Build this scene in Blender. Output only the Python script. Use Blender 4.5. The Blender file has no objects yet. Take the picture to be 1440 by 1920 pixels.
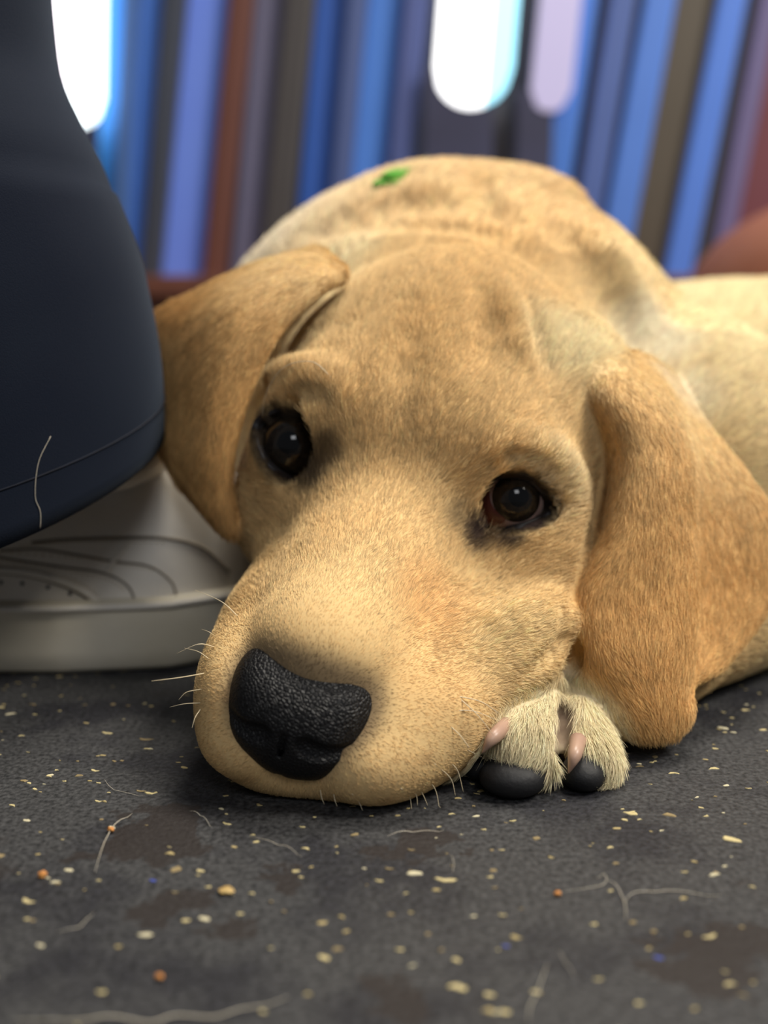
import bpy, bmesh, math, random
import numpy as np
from mathutils import Vector, Matrix

random.seed(7)
rng = np.random.default_rng(7)
FUR_DENSITY = 1.0
CM = 0.01                                     # everything below is laid out in centimetres

# ------------------------------------------------------------------ camera
F_PX, PITCH, CAM_H = 1900.0, math.radians(10.0), 12.2
cam_data = bpy.data.cameras.new('camera')
cam = bpy.data.objects.new('camera', cam_data)
bpy.context.collection.objects.link(cam)
cam.location = (0, 0, CAM_H * CM)
cam.rotation_euler = (math.pi / 2 - PITCH, 0, 0)
cam_data.sensor_fit = 'VERTICAL'
cam_data.sensor_height = 36.0
cam_data.lens = 36.0 * F_PX / 1920.0
cam_data.clip_start = 0.01
cam_data.dof.use_dof = True
cam_data.dof.focus_distance = 0.278
cam_data.dof.aperture_fstop = 5.6
scene = bpy.context.scene
scene.camera = cam

# ------------------------------------------------------------------ world, lamps, exposure
world = bpy.data.worlds.new('world')
scene.world = world
world.use_nodes = True
world.node_tree.nodes['Background'].inputs[0].default_value = (0.90, 0.93, 1.0, 1)
world.node_tree.nodes['Background'].inputs[1].default_value = 0.13


def area_lamp(name, loc, target, size, power, color):
    d = bpy.data.lights.new(name, 'AREA')
    d.energy = power
    d.color = color
    d.shape = 'RECTANGLE'
    d.size, d.size_y = size
    o = bpy.data.objects.new(name, d)
    bpy.context.collection.objects.link(o)
    o.location = loc
    o.rotation_euler = (Vector(target) - Vector(loc)).to_track_quat('-Z', 'Y').to_euler()
    return o


area_lamp('ceiling_lamp', (0.45, 1.0, 2.3), (0.02, 0.4, 0), (0.9, 0.6), 48, (1.0, 0.93, 0.82))
area_lamp('ceiling_lamp', (1.35, -0.05, 1.9), (0.0, 0.3, 0), (0.7, 0.6), 52, (1.0, 0.94, 0.84))
area_lamp('front_fill', (0.35, -1.3, 1.6), (0.0, 0.3, 0), (0.7, 0.6), 9, (0.96, 0.97, 1.0))  # weak fill added behind the camera to lift the front, not a window
scene.cycles.max_bounces = 5
scene.cycles.diffuse_bounces = 3
scene.cycles.glossy_bounces = 2
vs = scene.view_settings
vs.view_transform = 'Standard'
vs.look = 'None'
vs.gamma = 1.0
vs.use_curve_mapping = False
vs.exposure = -0.14

# ------------------------------------------------------------------ helpers
CP, SP = math.cos(PITCH), math.sin(PITCH)
FW = np.array([0, CP, -SP]); UP = np.array([0, SP, CP]); RT = np.array([1.0, 0, 0])
CAM = np.array([0, 0, CAM_H])


def ray(px, py):
    return FW + RT * (px - 720) / F_PX - UP * (py - 960) / F_PX


def at(px, py, d):
    """point (cm) seen at pixel px, py of the 1440x1920 frame at depth d"""
    return CAM + ray(px, py) * d


def on_floor(px, py, z=0.0):
    r = ray(px, py)
    return CAM + r * ((z - CAM_H) / r[2])


def lin(r, g, b):
    def f(c):
        c /= 255.0
        return c / 12.92 if c <= 0.04045 else ((c + 0.055) / 1.055) ** 2.4
    return (f(r), f(g), f(b))


def link(name, data, parent=None):
    o = bpy.data.objects.new(name, data)
    bpy.context.collection.objects.link(o)
    o.parent = parent
    return o


def tag(o, label=None, cat=None, group=None, kind=None):
    if label: o['label'] = label
    if cat: o['category'] = cat
    if group: o['group'] = group
    if kind: o['kind'] = kind
    return o


def mesh_from(name, V, F, mat=None, smooth=True):
    m = bpy.data.meshes.new(name)
    V = np.asarray(V, dtype=np.float64) * CM
    if isinstance(F, np.ndarray):
        n, k = F.shape
        m.vertices.add(len(V)); m.vertices.foreach_set('co', V.astype(np.float32).ravel())
        m.loops.add(n * k); m.loops.foreach_set('vertex_index', F.astype(np.int32).ravel())
        m.polygons.add(n); m.polygons.foreach_set('loop_start', np.arange(0, n * k, k, dtype=np.int32))
        m.update(calc_edges=True)
    else:
        m.from_pydata([tuple(v) for v in V], [], F)
        m.update()
    if smooth:
        m.polygons.foreach_set('use_smooth', np.ones(len(m.polygons), dtype=bool))
    if mat: m.materials.append(mat)
    return m


def new_mat(name, color=(0.5, 0.5, 0.5), rough=0.6, spec=0.5):
    m = bpy.data.materials.new(name)
    m.use_nodes = True
    b = m.node_tree.nodes['Principled BSDF']
    b.inputs['Base Color'].default_value = (*color, 1)
    b.inputs['Roughness'].default_value = rough
    b.inputs['Specular IOR Level'].default_value = spec
    return m, m.node_tree, b


def noise_mat(name, c0, c1, scale=30, rough=0.6, bump=0.0, bump_scale=None, spec=0.4, detail=4, dist=0.001):
    m, nt, b = new_mat(name, c0, rough, spec)
    tc = nt.nodes.new('ShaderNodeTexCoord')
    n = nt.nodes.new('ShaderNodeTexNoise'); n.inputs['Scale'].default_value = scale; n.inputs['Detail'].default_value = detail
    nt.links.new(tc.outputs['Object'], n.inputs['Vector'])
    r = nt.nodes.new('ShaderNodeValToRGB')
    r.color_ramp.elements[0].position = 0.3; r.color_ramp.elements[0].color = (*c0, 1)
    r.color_ramp.elements[1].position = 0.7; r.color_ramp.elements[1].color = (*c1, 1)
    nt.links.new(n.outputs[0], r.inputs[0]); nt.links.new(r.outputs[0], b.inputs['Base Color'])
    if bump:
        n2 = nt.nodes.new('ShaderNodeTexNoise'); n2.inputs['Scale'].default_value = bump_scale or scale * 8
        n2.inputs['Detail'].default_value = 3
        nt.links.new(tc.outputs['Object'], n2.inputs['Vector'])
        bp = nt.nodes.new('ShaderNodeBump'); bp.inputs['Strength'].default_value = bump; bp.inputs['Distance'].default_value = dist
        nt.links.new(n2.outputs[0], bp.inputs['Height']); nt.links.new(bp.outputs[0], b.inputs['Normal'])
    return m


def catmull(P, n):
    """n samples of a Catmull-Rom curve through the rows of P"""
    P = np.asarray(P, float)
    t = np.linspace(0, len(P) - 1 - 1e-9, n)
    i = t.astype(int); u = (t - i)[:, None]
    Q = np.vstack([2 * P[0] - P[1], P, 2 * P[-1] - P[-2]])
    a, b, c, d = Q[i], Q[i + 1], Q[i + 2], Q[i + 3]
    return 0.5 * (2 * b + (c - a) * u + (2 * a - 5 * b + 4 * c - d) * u ** 2 + (3 * b - a - 3 * c + d) * u ** 3)


def catmull_closed(P, n):
    P = np.asarray(P, float); m = len(P)
    t = np.linspace(0, m, n, endpoint=False); i = t.astype(int); u = (t - i)[:, None]
    a, b, c, d = P[(i - 1) % m], P[i % m], P[(i + 1) % m], P[(i + 2) % m]
    return 0.5 * (2 * b + (c - a) * u + (2 * a - 5 * b + 4 * c - d) * u ** 2 + (3 * b - a - 3 * c + d) * u ** 3)


def patch(net, nu, nv):
    """dense samples of a Catmull-Rom patch, net[row][col] -> vectors"""
    net = np.asarray(net, float)
    rows = np.stack([catmull(r, nu) for r in net])            # m x nu x k
    return np.stack([catmull(rows[:, j], nv) for j in range(nu)], axis=1)   # nv x nu x k


def tube(P, R, seg=8, closed=False, cap=True):
    """a tube along points P (cm) with radii R -> V, F"""
    P = np.asarray(P, float); n = len(P); R = np.broadcast_to(np.asarray(R, float), (n,))
    T = np.roll(P, -1, 0) - np.roll(P, 1, 0) if closed else np.gradient(P, axis=0)
    T /= np.linalg.norm(T, axis=1)[:, None] + 1e-12
    N = np.cross(T[0], [0.3, 0.2, 0.93]); N /= np.linalg.norm(N)
    V = []
    for i in range(n):
        N = N - T[i] * (N @ T[i]); N /= np.linalg.norm(N) + 1e-12
        B = np.cross(T[i], N)
        for k in range(seg):
            a = 2 * math.pi * k / seg
            V.append(P[i] + R[i] * (math.cos(a) * N + math.sin(a) * B))
    F = []
    for i in range(n if closed else n - 1):
        for k in range(seg):
            a, b = i * seg + k, i * seg + (k + 1) % seg
            j = ((i + 1) % n) * seg
            F.append((a, b, j + (k + 1) % seg, j + k))
    if cap and not closed:
        F.append(tuple(range(seg - 1, -1, -1))); F.append(tuple((n - 1) * seg + k for k in range(seg)))
    return V, F


# ------------------------------------------------------------------ implicit surfaces
def smin(a, b, k):
    h = np.maximum(k - np.abs(a - b), 0) / k
    return np.minimum(a, b) - h * h * k * 0.25


class Field:
    """a signed distance grid (cm) with local smooth booleans; meshed with surface nets"""
    def __init__(s, lo, hi, h):
        s.lo = np.asarray(lo, float); s.h = h
        s.n = np.ceil((np.asarray(hi, float) - s.lo) / h).astype(int) + 1
        s.F = np.full(tuple(s.n), 4.0, np.float32)
        s.ax = [(s.lo[i] + h * np.arange(s.n[i])).astype(np.float32) for i in range(3)]

    def box(s, lo, hi):
        a = np.clip(np.floor((np.asarray(lo) - s.lo) / s.h).astype(int), 0, s.n)
        b = np.clip(np.ceil((np.asarray(hi) - s.lo) / s.h).astype(int) + 1, 0, s.n)
        sl = tuple(slice(a[i], b[i]) for i in range(3))
        return sl, s.ax[0][sl[0]][:, None, None], s.ax[1][sl[1]][None, :, None], s.ax[2][sl[2]][None, None, :]

    def put(s, sl, d, k, sub=False):
        if sub: s.F[sl] = -smin(-s.F[sl], d, k)
        else: s.F[sl] = smin(s.F[sl], d, k)

    def ell(s, c, r, M=None, k=1.0, sub=False):
        c = np.asarray(c, float); r = np.asarray(r, float)
        if M is None: M = np.eye(3)
        e = np.sqrt(((M * r) ** 2).sum(1)) + max(k, 1.0)          # columns of M are the axes
        sl, X, Y, Z = s.box(c - e, c + e)
        X = X - c[0]; Y = Y - c[1]; Z = Z - c[2]
        k0 = 0; k1 = 0
        for i in range(3):
            q = (X * M[0, i] + Y * M[1, i] + Z * M[2, i]) / r[i]
            k0 = k0 + q * q; k1 = k1 + (q / r[i]) ** 2
        k0 = np.sqrt(k0); k1 = np.sqrt(k1) + 1e-9
        s.put(sl, (k0 * (k0 - 1) / k1).astype(np.float32), k, sub)

    def cap(s, a, b, ra, rb, k=1.0, sub=False):
        a = np.asarray(a, float); b = np.asarray(b, float)
        e = max(ra, rb) + max(k, 1.0)
        sl, X, Y, Z = s.box(np.minimum(a, b) - e, np.maximum(a, b) + e)
        ab = b - a; X = X - a[0]; Y = Y - a[1]; Z = Z - a[2]
        t = np.clip((X * ab[0] + Y * ab[1] + Z * ab[2]) / (ab @ ab), 0, 1)
        d = np.sqrt((X - t * ab[0]) ** 2 + (Y - t * ab[1]) ** 2 + (Z - t * ab[2]) ** 2) - (ra + (rb - ra) * t)
        s.put(sl, d.astype(np.float32), k, sub)

    def splat(s, P, R, reach):
        """distance field of many small spheres, in its own array over its own box"""
        P = np.asarray(P, float); R = np.broadcast_to(np.asarray(R, float), (len(P),))
        e = R.max() + reach
        sl, X, Y, Z = s.box(P.min(0) - e, P.max(0) + e)
        o = [q.start for q in sl]
        D = np.full((X.shape[0], Y.shape[1], Z.shape[2]), reach, np.float32)
        for p, r in zip(P, R):
            q = r + reach
            i0 = [max(int((p[i] - q - s.lo[i]) / s.h) - o[i], 0) for i in range(3)]
            i1 = [int((p[i] + q - s.lo[i]) / s.h) + 2 - o[i] for i in range(3)]
            w = (slice(i0[0], i1[0]), slice(i0[1], i1[1]), slice(i0[2], i1[2]))
            d = np.sqrt((X[w[0]] - p[0]) ** 2 + (Y[:, w[1]] - p[1]) ** 2 + (Z[:, :, w[2]] - p[2]) ** 2) - r
            D[w] = np.minimum(D[w], d)
        return sl, D

    def add_splat(s, P, R, k=0.3, reach=None, sub=False):
        sl, D = s.splat(P, R, reach or k + 3 * s.h)
        s.put(sl, D, k, sub)

    def near(s, P):
        i = np.clip(np.rint((np.asarray(P) - s.lo) / s.h).astype(int), 0, s.n - 1)
        return s.F[i[..., 0], i[..., 1], i[..., 2]]

    def hit(s, px, py, start=20.0, back=0.0):
        """the point of the surface seen at a pixel (pushed back along the ray by 'back')"""
        r = ray(px, py)
        t = np.arange(start, 75, 0.04)
        v = s.near(CAM + t[:, None] * r)
        i = np.argmax(v < 0)
        if v[i] >= 0: return None
        return CAM + r * (t[i] + back)

    def nets(s, smooth=1):
        F = s.F; ins = F < 0
        c = np.zeros(tuple(s.n - 1), np.int8)
        for i in (0, 1):
            for j in (0, 1):
                for k in (0, 1):
                    c += ins[i:s.n[0] - 1 + i, j:s.n[1] - 1 + j, k:s.n[2] - 1 + k]
        act = np.argwhere((c > 0) & (c < 8))
        idx = np.full(tuple(s.n - 1), -1, np.int32)
        idx[act[:, 0], act[:, 1], act[:, 2]] = np.arange(len(act))
        acc = np.zeros((len(act), 3)); cnt = np.zeros(len(act))
        cor = [(i, j, k) for i in (0, 1) for j in (0, 1) for k in (0, 1)]
        val = {q: F[act[:, 0] + q[0], act[:, 1] + q[1], act[:, 2] + q[2]] for q in cor}
        for q in cor:
            for a in range(3):
                if q[a] == 0:
                    w = list(q); w[a] = 1; w = tuple(w)
                    v0, v1 = val[q], val[w]
                    m = (v0 < 0) != (v1 < 0)
                    t = np.where(m, v0 / np.where(m, v0 - v1, 1), 0)
                    p = np.array(q, float)[None] + np.eye(3)[a][None] * t[:, None]
                    acc[m] += p[m]; cnt[m] += 1
        V = s.lo + s.h * (act + acc / cnt[:, None])
        Q = []
        for a in range(3):
            b, d = (a + 1) % 3, (a + 2) % 3
            s0 = [slice(None)] * 3; s1 = [slice(None)] * 3
            s0[a] = slice(0, -1); s1[a] = slice(1, None)
            A, B = ins[tuple(s0)], ins[tuple(s1)]
            e = np.argwhere(A != B)
            e = e[(e[:, b] > 0) & (e[:, d] > 0) & (e[:, b] < s.n[b] - 1) & (e[:, d] < s.n[d] - 1)]
            q = []
            for ob, od in ((1, 1), (0, 1), (0, 0), (1, 0)):
                w = e.copy(); w[:, b] -= ob; w[:, d] -= od
                q.append(idx[w[:, 0], w[:, 1], w[:, 2]])
            q = np.stack(q, 1)
            flip = ~A[e[:, 0], e[:, 1], e[:, 2]]
            q[flip] = q[flip][:, ::-1]
            Q.append(q)
        Q = np.vstack(Q)
        for lam in [0.5, -0.52] * smooth:
            V = V + lam * (ring_mean(V, Q) - V)
        return V, Q


def ring_mean(V, Q):
    acc = np.zeros_like(V); n = np.zeros(len(V))
    for i in range(4):
        a, b = Q[:, i], Q[:, (i + 1) % 4]
        for k in range(V.shape[1]):
            acc[:, k] += np.bincount(a, V[b, k], len(V)) + np.bincount(b, V[a, k], len(V))
        n += np.bincount(a, minlength=len(V)) + np.bincount(b, minlength=len(V))
    return acc / np.maximum(n, 1)[:, None]


def vertex_normals(V, Q):
    N = np.cross(V[Q[:, 2]] - V[Q[:, 0]], V[Q[:, 3]] - V[Q[:, 1]])
    out = np.zeros_like(V)
    for i in range(4):
        for k in range(3):
            out[:, k] += np.bincount(Q[:, i], N[:, k], len(V))
    return out / (np.linalg.norm(out, axis=1)[:, None] + 1e-12)


# ================================================================== the setting
def node(nt, kind, **inp):
    n = nt.nodes.new(kind)
    for k, v in inp.items(): n.inputs[k.replace('_', ' ')].default_value = v
    return n


def box_mesh(name, lo, hi, mat, bev=0.0):
    bm = bmesh.new()
    bmesh.ops.create_cube(bm, size=1)
    lo, hi = np.asarray(lo, float), np.asarray(hi, float)
    for v in bm.verts:
        v.co = Vector(((lo + hi) / 2 + np.array(v.co) * (hi - lo)) * CM)
    if bev:
        bmesh.ops.bevel(bm, geom=bm.edges[:], offset=bev * CM, segments=2, affect='EDGES', profile=0.6)
    m = bpy.data.meshes.new(name); bm.to_mesh(m); bm.free(); m.materials.append(mat)
    return m


# black rubber floor: fine grain, worn damp patches and brown stains
fm, nt, b = new_mat('speckled_rubber', (0.04, 0.04, 0.042), 0.62, 0.35)
tc = nt.nodes.new('ShaderNodeTexCoord')
grain = node(nt, 'ShaderNodeTexNoise', Scale=700.0, Detail=4.0)
patchy = node(nt, 'ShaderNodeTexNoise', Scale=26.0, Detail=4.0, Roughness=0.6)
stain = node(nt, 'ShaderNodeTexNoise', Scale=17.0, Detail=5.0, Roughness=0.65)
for n in (grain, patchy, stain): nt.links.new(tc.outputs['Object'], n.inputs['Vector'])
r1 = nt.nodes.new('ShaderNodeValToRGB')
r1.color_ramp.elements[0].position = 0.28; r1.color_ramp.elements[0].color = (*lin(18, 19, 21), 1)
r1.color_ramp.elements[1].position = 0.72; r1.color_ramp.elements[1].color = (*lin(76, 76, 77), 1)
nt.links.new(grain.outputs[0], r1.inputs[0])
r2 = nt.nodes.new('ShaderNodeValToRGB')
r2.color_ramp.elements[0].position = 0.38; r2.color_ramp.elements[0].color = (0.42, 0.42, 0.5, 1)
r2.color_ramp.elements[1].position = 0.52; r2.color_ramp.elements[1].color = (1, 1, 1, 1)
nt.links.new(patchy.outputs[0], r2.inputs[0])
mx = nt.nodes.new('ShaderNodeMix'); mx.data_type = 'RGBA'; mx.blend_type = 'MULTIPLY'; mx.inputs[0].default_value = 1.0
nt.links.new(r1.outputs[0], mx.inputs[6]); nt.links.new(r2.outputs[0], mx.inputs[7])
r3 = nt.nodes.new('ShaderNodeValToRGB')
r3.color_ramp.elements[0].position = 0.60; r3.color_ramp.elements[0].color = (0, 0, 0, 1)
r3.color_ramp.elements[1].position = 0.68; r3.color_ramp.elements[1].color = (0.75, 0.75, 0.75, 1)
nt.links.new(stain.outputs[0], r3.inputs[0])
# stains of their own shape: centre, radius on the floor, each broken up by the stain noise
acc = r3.outputs[0]
wob = node(nt, 'ShaderNodeTexNoise', Scale=70.0, Detail=4.0, Roughness=0.65); nt.links.new(tc.outputs['Object'], wob.inputs['Vector'])
wsub = nt.nodes.new('ShaderNodeVectorMath'); wsub.operation = 'MULTIPLY_ADD'
wsub.inputs[1].default_value = (0.045, 0.03, 0); wsub.inputs[2].default_value = (-0.0225, -0.015, 0)
nt.links.new(wob.outputs['Color'], wsub.inputs[0])
wadd = nt.nodes.new('ShaderNodeVectorMath'); wadd.operation = 'ADD'
nt.links.new(tc.outputs['Object'], wadd.inputs[0]); nt.links.new(wsub.outputs[0], wadd.inputs[1])
for px, py, rad in ((1350, 1790, 0.0125), (1310, 1835, 0.008), (1415, 1760, 0.007), (290, 1560, 0.016), (310, 1700, 0.008), (420, 1750, 0.006),
                    (790, 1590, 0.009), (530, 1650, 0.007), (740, 1880, 0.007)):
    p = on_floor(px, py) * CM
    vm = nt.nodes.new('ShaderNodeVectorMath'); vm.operation = 'DISTANCE'; vm.inputs[1].default_value = p
    nt.links.new(wadd.outputs[0], vm.inputs[0])
    mr = nt.nodes.new('ShaderNodeMapRange'); mr.inputs[1].default_value = rad * 1.25; mr.inputs[2].default_value = rad * 0.3
    nt.links.new(vm.outputs['Value'], mr.inputs[0])
    fine = node(nt, 'ShaderNodeTexNoise', Scale=120.0, Detail=4.0); nt.links.new(tc.outputs['Object'], fine.inputs['Vector'])
    ad = nt.nodes.new('ShaderNodeMath'); ad.operation = 'ADD'
    nt.links.new(mr.outputs[0], ad.inputs[0]); nt.links.new(fine.outputs[0], ad.inputs[1])
    th = nt.nodes.new('ShaderNodeMapRange'); th.inputs[1].default_value = 0.84; th.inputs[2].default_value = 0.98; th.inputs[4].default_value = 0.8
    nt.links.new(ad.outputs[0], th.inputs[0])
    mxm = nt.nodes.new('ShaderNodeMath'); mxm.operation = 'MAXIMUM'
    nt.links.new(acc, mxm.inputs[0]); nt.links.new(th.outputs[0], mxm.inputs[1]); acc = mxm.outputs[0]
mx2 = nt.nodes.new('ShaderNodeMix'); mx2.data_type = 'RGBA'
mx2.inputs[7].default_value = (*lin(38, 31, 28), 1)
nt.links.new(acc, mx2.inputs[0]); nt.links.new(mx.outputs[2], mx2.inputs[6]); nt.links.new(mx2.outputs[2], b.inputs['Base Color'])
bp = node(nt, 'ShaderNodeBump', Strength=0.5, Distance=0.0008)
nt.links.new(grain.outputs[0], bp.inputs['Height']); nt.links.new(bp.outputs[0], b.inputs['Normal'])
floor = link('floor', box_mesh('floor', (-160, -40, -2), (160, 200, 0), fm))
tag(floor, kind='structure')
wall = link('wall_back', box_mesh('wall_back', (-160, 160, -2), (160, 164, 160), noise_mat('dusky_wall', lin(58, 62, 78), lin(66, 70, 88), 6, 0.8)))
tag(wall, kind='structure')

# flecks in the rubber: the ones that show largest are parts of the floor, the rest one scatter
fleck_cols = [((186, 172, 126), 0), ((160, 144, 100), 1), ((190, 182, 152), 2), ((132, 116, 82), 3)]
fleck_mats = [noise_mat('tan_fleck', lin(*c), lin(*[min(255, v * 1.15) for v in c]), 300, 0.7) for c, _ in fleck_cols]


def fleck_shape(r, seed):
    q = random.Random(seed); n = q.randint(6, 8)
    el = q.uniform(0.24, 0.55); bend = q.uniform(-0.45, 0.45)
    top, bot = [], []
    for i in range(n):
        a = 2 * math.pi * i / n; k = r * q.uniform(0.5, 1.25)
        x, y = k * math.cos(a), k * el * math.sin(a)
        y += bend * x * x / r
        bot.append((x, y, 0.0)); top.append((x * 0.86, y * 0.86, 0.022 + 0.02 * q.random()))
    F = [tuple(n + i for i in range(n))] + [(i, (i + 1) % n, n + (i + 1) % n, n + i) for i in range(n)]
    return bot + top, F


fleck_meshes = []
for k in range(14):
    V, F = fleck_shape(1.0, 100 + k)
    fleck_meshes.append(mesh_from('fleck', V, F, fleck_mats[k % 4 if k % 5 else 0], False))
spots = []
q = random.Random(5)
while len(spots) < 3000:
    x, y = q.uniform(-26, 30), q.uniform(13.5, 62)
    s = min(0.26, q.lognormvariate(-2.35, 0.42))
    spots.append((x, y, s, q.uniform(-0.5, 0.5) + (math.pi if q.random() < 0.5 else 0)))


def shown(sp):
    v = np.array([sp[0], sp[1], 0]) - CAM; d = v @ FW
    px, py = 720 + F_PX * (v @ RT) / d, 960 - F_PX * (v @ UP) / d
    if not (-10 < px < 1450 and py < 1935): return 0
    if py < 1290 or (py < 1500 and 330 < px < 1180): return 0
    return sp[2] / d


keep = []
for sp in sorted(spots, key=lambda s: -shown(s)):
    keep.append(sp)
for i, (x, y, s, a) in enumerate(keep[:296]):
    o = link('fleck', fleck_meshes[(i * 5) % 14], floor)
    o.location = (x * CM, y * CM, 0); o.scale = (s, s, 0.55); o.rotation_euler = (0, 0, a)
blue_mat = noise_mat('blue_fleck', lin(58, 72, 150), lin(78, 92, 176), 200, 0.6)
bm_ = mesh_from('blue_fleck', *fleck_shape(1.0, 500), blue_mat, False)
for px, py, s in ((949, 1775, 0.10), (1236, 1797, 0.13), (287, 1652, 0.12)):
    o = link('blue_fleck', bm_, floor); p = on_floor(px, py)
    o.location = (p[0] * CM, p[1] * CM, 0); o.scale = (s, s, 0.5); o.rotation_euler = (0, 0, -0.3)
V, F = [], []
for i, (x, y, s, a) in enumerate(keep[296:]):
    v, f = fleck_shape(s * 0.9, 700 + i % 40)
    o = len(V); ca_, sa_ = math.cos(a), math.sin(a)
    V += [(x + ca_ * p[0] - sa_ * p[1], y + sa_ * p[0] + ca_ * p[1], p[2] * 0.4) for p in v]
    F += [tuple(o + k for k in g) for g in f]
tag(link('fleck_scatter', mesh_from('fleck_scatter', V, F, fleck_mats[1], False), floor), kind='stuff')

# ------------------------------------------------------------------ background: ledge, leaning boards, glowing lamps, cushion
YB = 130.0
PXB = YB / F_PX


def zb(py, Y=YB):
    r = ray(720, py); return CAM_H + r[2] * Y / r[1]


ledge_top = zb(523)
ledge = link('ledge', None)
tag(ledge, 'low reddish-brown wooden ledge under the row of boards', 'ledge')
wood = noise_mat('red_brown_wood', lin(104, 62, 50), lin(128, 80, 62), 14, 0.5)
ledge.location = (0, YB * CM, 0)
for nm, lo, hi in (('ledge_top', (-80, -8, ledge_top - 2.4), (85, 14, ledge_top)), ('ledge_front', (-80, -6.5, 0), (85, -4.5, ledge_top - 2.4))):
    link(nm, box_mesh(nm, lo, hi, wood, 0.25), ledge)

BOARDS = [  # x at the top of the picture, width (px), colour, lean (px over the visible height), label, bottom
    (-40, 150, (70, 84, 120), 40, 'slate board beside the trouser leg at the far left'),
    (218, 44, (66, 150, 240), 34, 'bright sky-blue board right of the left glowing lamp'),
    (262, 24, (72, 104, 160), 46, 'narrow slate-blue board between two sky-blue boards at the left'),
    (286, 46, (84, 132, 220), 52, 'sky-blue board left of the charcoal board by the trouser leg'),
    (332, 38, (62, 66, 78), 62, 'charcoal board left of the brightest periwinkle board'),
    (370, 78, (112, 142, 250), 66, 'brightest periwinkle board, right of the trouser leg'),
    (448, 42, (104, 64, 54), 62, 'rust-brown board right of the brightest periwinkle board'),
    (490, 56, (104, 102, 128), 56, 'grey-mauve board right of the rust-brown board'),
    (546, 52, (72, 68, 68), 58, 'dark grey board left of the deep-blue board'),
    (598, 56, (50, 92, 178), 50, 'deep-blue board above the dog\'s far shoulder'),
    (654, 36, (76, 92, 142), 48, 'narrow slate board right of the deep-blue board'),
    (690, 64, (76, 128, 214), 54, 'mid-blue board above the green strap'),
    (754, 44, (78, 90, 144), 48, 'slate board left of the middle glowing lamp'),
    (930, 42, (66, 60, 64), 40, 'dark plum-grey board right of the middle glowing lamp'),
    (1036, 58, (74, 124, 212), 60, 'blue board right of the pale lilac glow'),
    (1094, 20, (62, 58, 60), 62, 'thin dark board right of the lilac glow'),
    (1114, 48, (80, 102, 164), 64, 'slate-blue board between two thin dark boards'),
    (1162, 14, (56, 54, 58), 66, 'thinnest dark board in the right half'),
    (1176, 56, (84, 128, 214), 70, 'blue board left of the wide olive-grey board'),
    (1232, 74, (84, 76, 64), 76, 'widest olive-grey board in the right half'),
    (1306, 50, (84, 128, 220), 74, 'blue board right of the wide olive-grey board'),
    (1356, 22, (74, 68, 60), 72, 'thin olive board left of the mauve board'),
    (1378, 36, (106, 98, 140), 66, 'mauve board left of the maroon board'),
    (1414, 90, (112, 62, 70), 66, 'maroon board at the far right above the brown cushion'),
]


def board(name, x0, w, col, lean, label, cat, mat, z0=None, depth=0.0, thick=1.6):
    """a tall board standing on the ledge, leaning to the right"""
    z0 = ledge_top + 0.02 if z0 is None else z0
    zt = zb(0); tilt = math.atan(lean * PXB / (zt - ledge_top))
    H = 62.0
    m = box_mesh(name, (0, 0, 0), ((w + 1.0) * PXB, thick, H), mat, min(0.5, w * PXB * 0.2))
    o = link(name, m)
    xb = (x0 - lean - 720) * PXB
    o.location = (xb * CM, (YB + depth) * CM, z0 * CM)
    for v in m.vertices: v.co.x += v.co.z * math.tan(tilt)
    tag(o, label, cat, 'boards leaning in a row behind the dog')
    return o


for i, (x0, w, col, lean, label) in enumerate(BOARDS):
    c0 = lin(*col); c1 = lin(*[min(255, v * 1.1 + 4) for v in col])
    board('upright_board', x0, w, col, lean, label, 'board', noise_mat('painted_board', c0, c1, 4, 0.5), depth=(i % 2) * 1.75)


def lamp(x0, x1, ybot, lean, cols, label, strength):
    """a glowing tall lamp with rounded lower end: frame behind, diffuser panes in front"""
    e = link('strip_lamp', None)
    cx = ((x0 + x1) / 2 - lean * (ybot / 520.0) - 720) * PXB
    e.location = (cx * CM, (YB - 1.4) * CM, ledge_top * CM)
    tag(e, label, 'lamp', 'glowing strip lamps among the boards')
    z0 = zb(ybot, YB - 1.2) - ledge_top; W = (x1 - x0) * PXB / 2
    tn = lean * PXB / (zb(0) - ledge_top)
    edges = np.linspace(-W, W, len(cols) + 1)
    for k, (c, st) in enumerate(cols):
        xa, xb_ = edges[k], edges[k + 1]
        xs = np.linspace(xa, xb_, 7)
        V, F = [], []
        for y in (-0.5, 0.5):
            V += [(x + (z0 + W * (1 - math.sqrt(max(0, 1 - (x / W) ** 2)))) * tn, y, z0 + W * (1 - math.sqrt(max(0, 1 - (x / W) ** 2)))) for x in xs]
            V += [(x + 60 * tn, y, 60.0) for x in xs[::-1]]
        n = 14
        F = [tuple(range(n)), tuple(range(2 * n - 1, n - 1, -1))] + [(i, i + n, (i + 1) % n + n, (i + 1) % n) for i in range(n)]
        m, nt_, b_ = new_mat('lit_diffuser', c, 0.4)
        b_.inputs['Emission Color'].default_value = (*c, 1); b_.inputs['Emission Strength'].default_value = st
        link('diffuser', mesh_from('diffuser', V, F, m, False), e)
    # slim dark foot carrying the lamp
    fo = noise_mat('lamp_stand', lin(60, 60, 84), lin(72, 74, 104), 8, 0.5)
    link('stand', box_mesh('stand', (-W * 0.9, -0.4, 0.05), (W * 0.9, 0.4, z0 + W), fo, 0.2), e)
    return e


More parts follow.
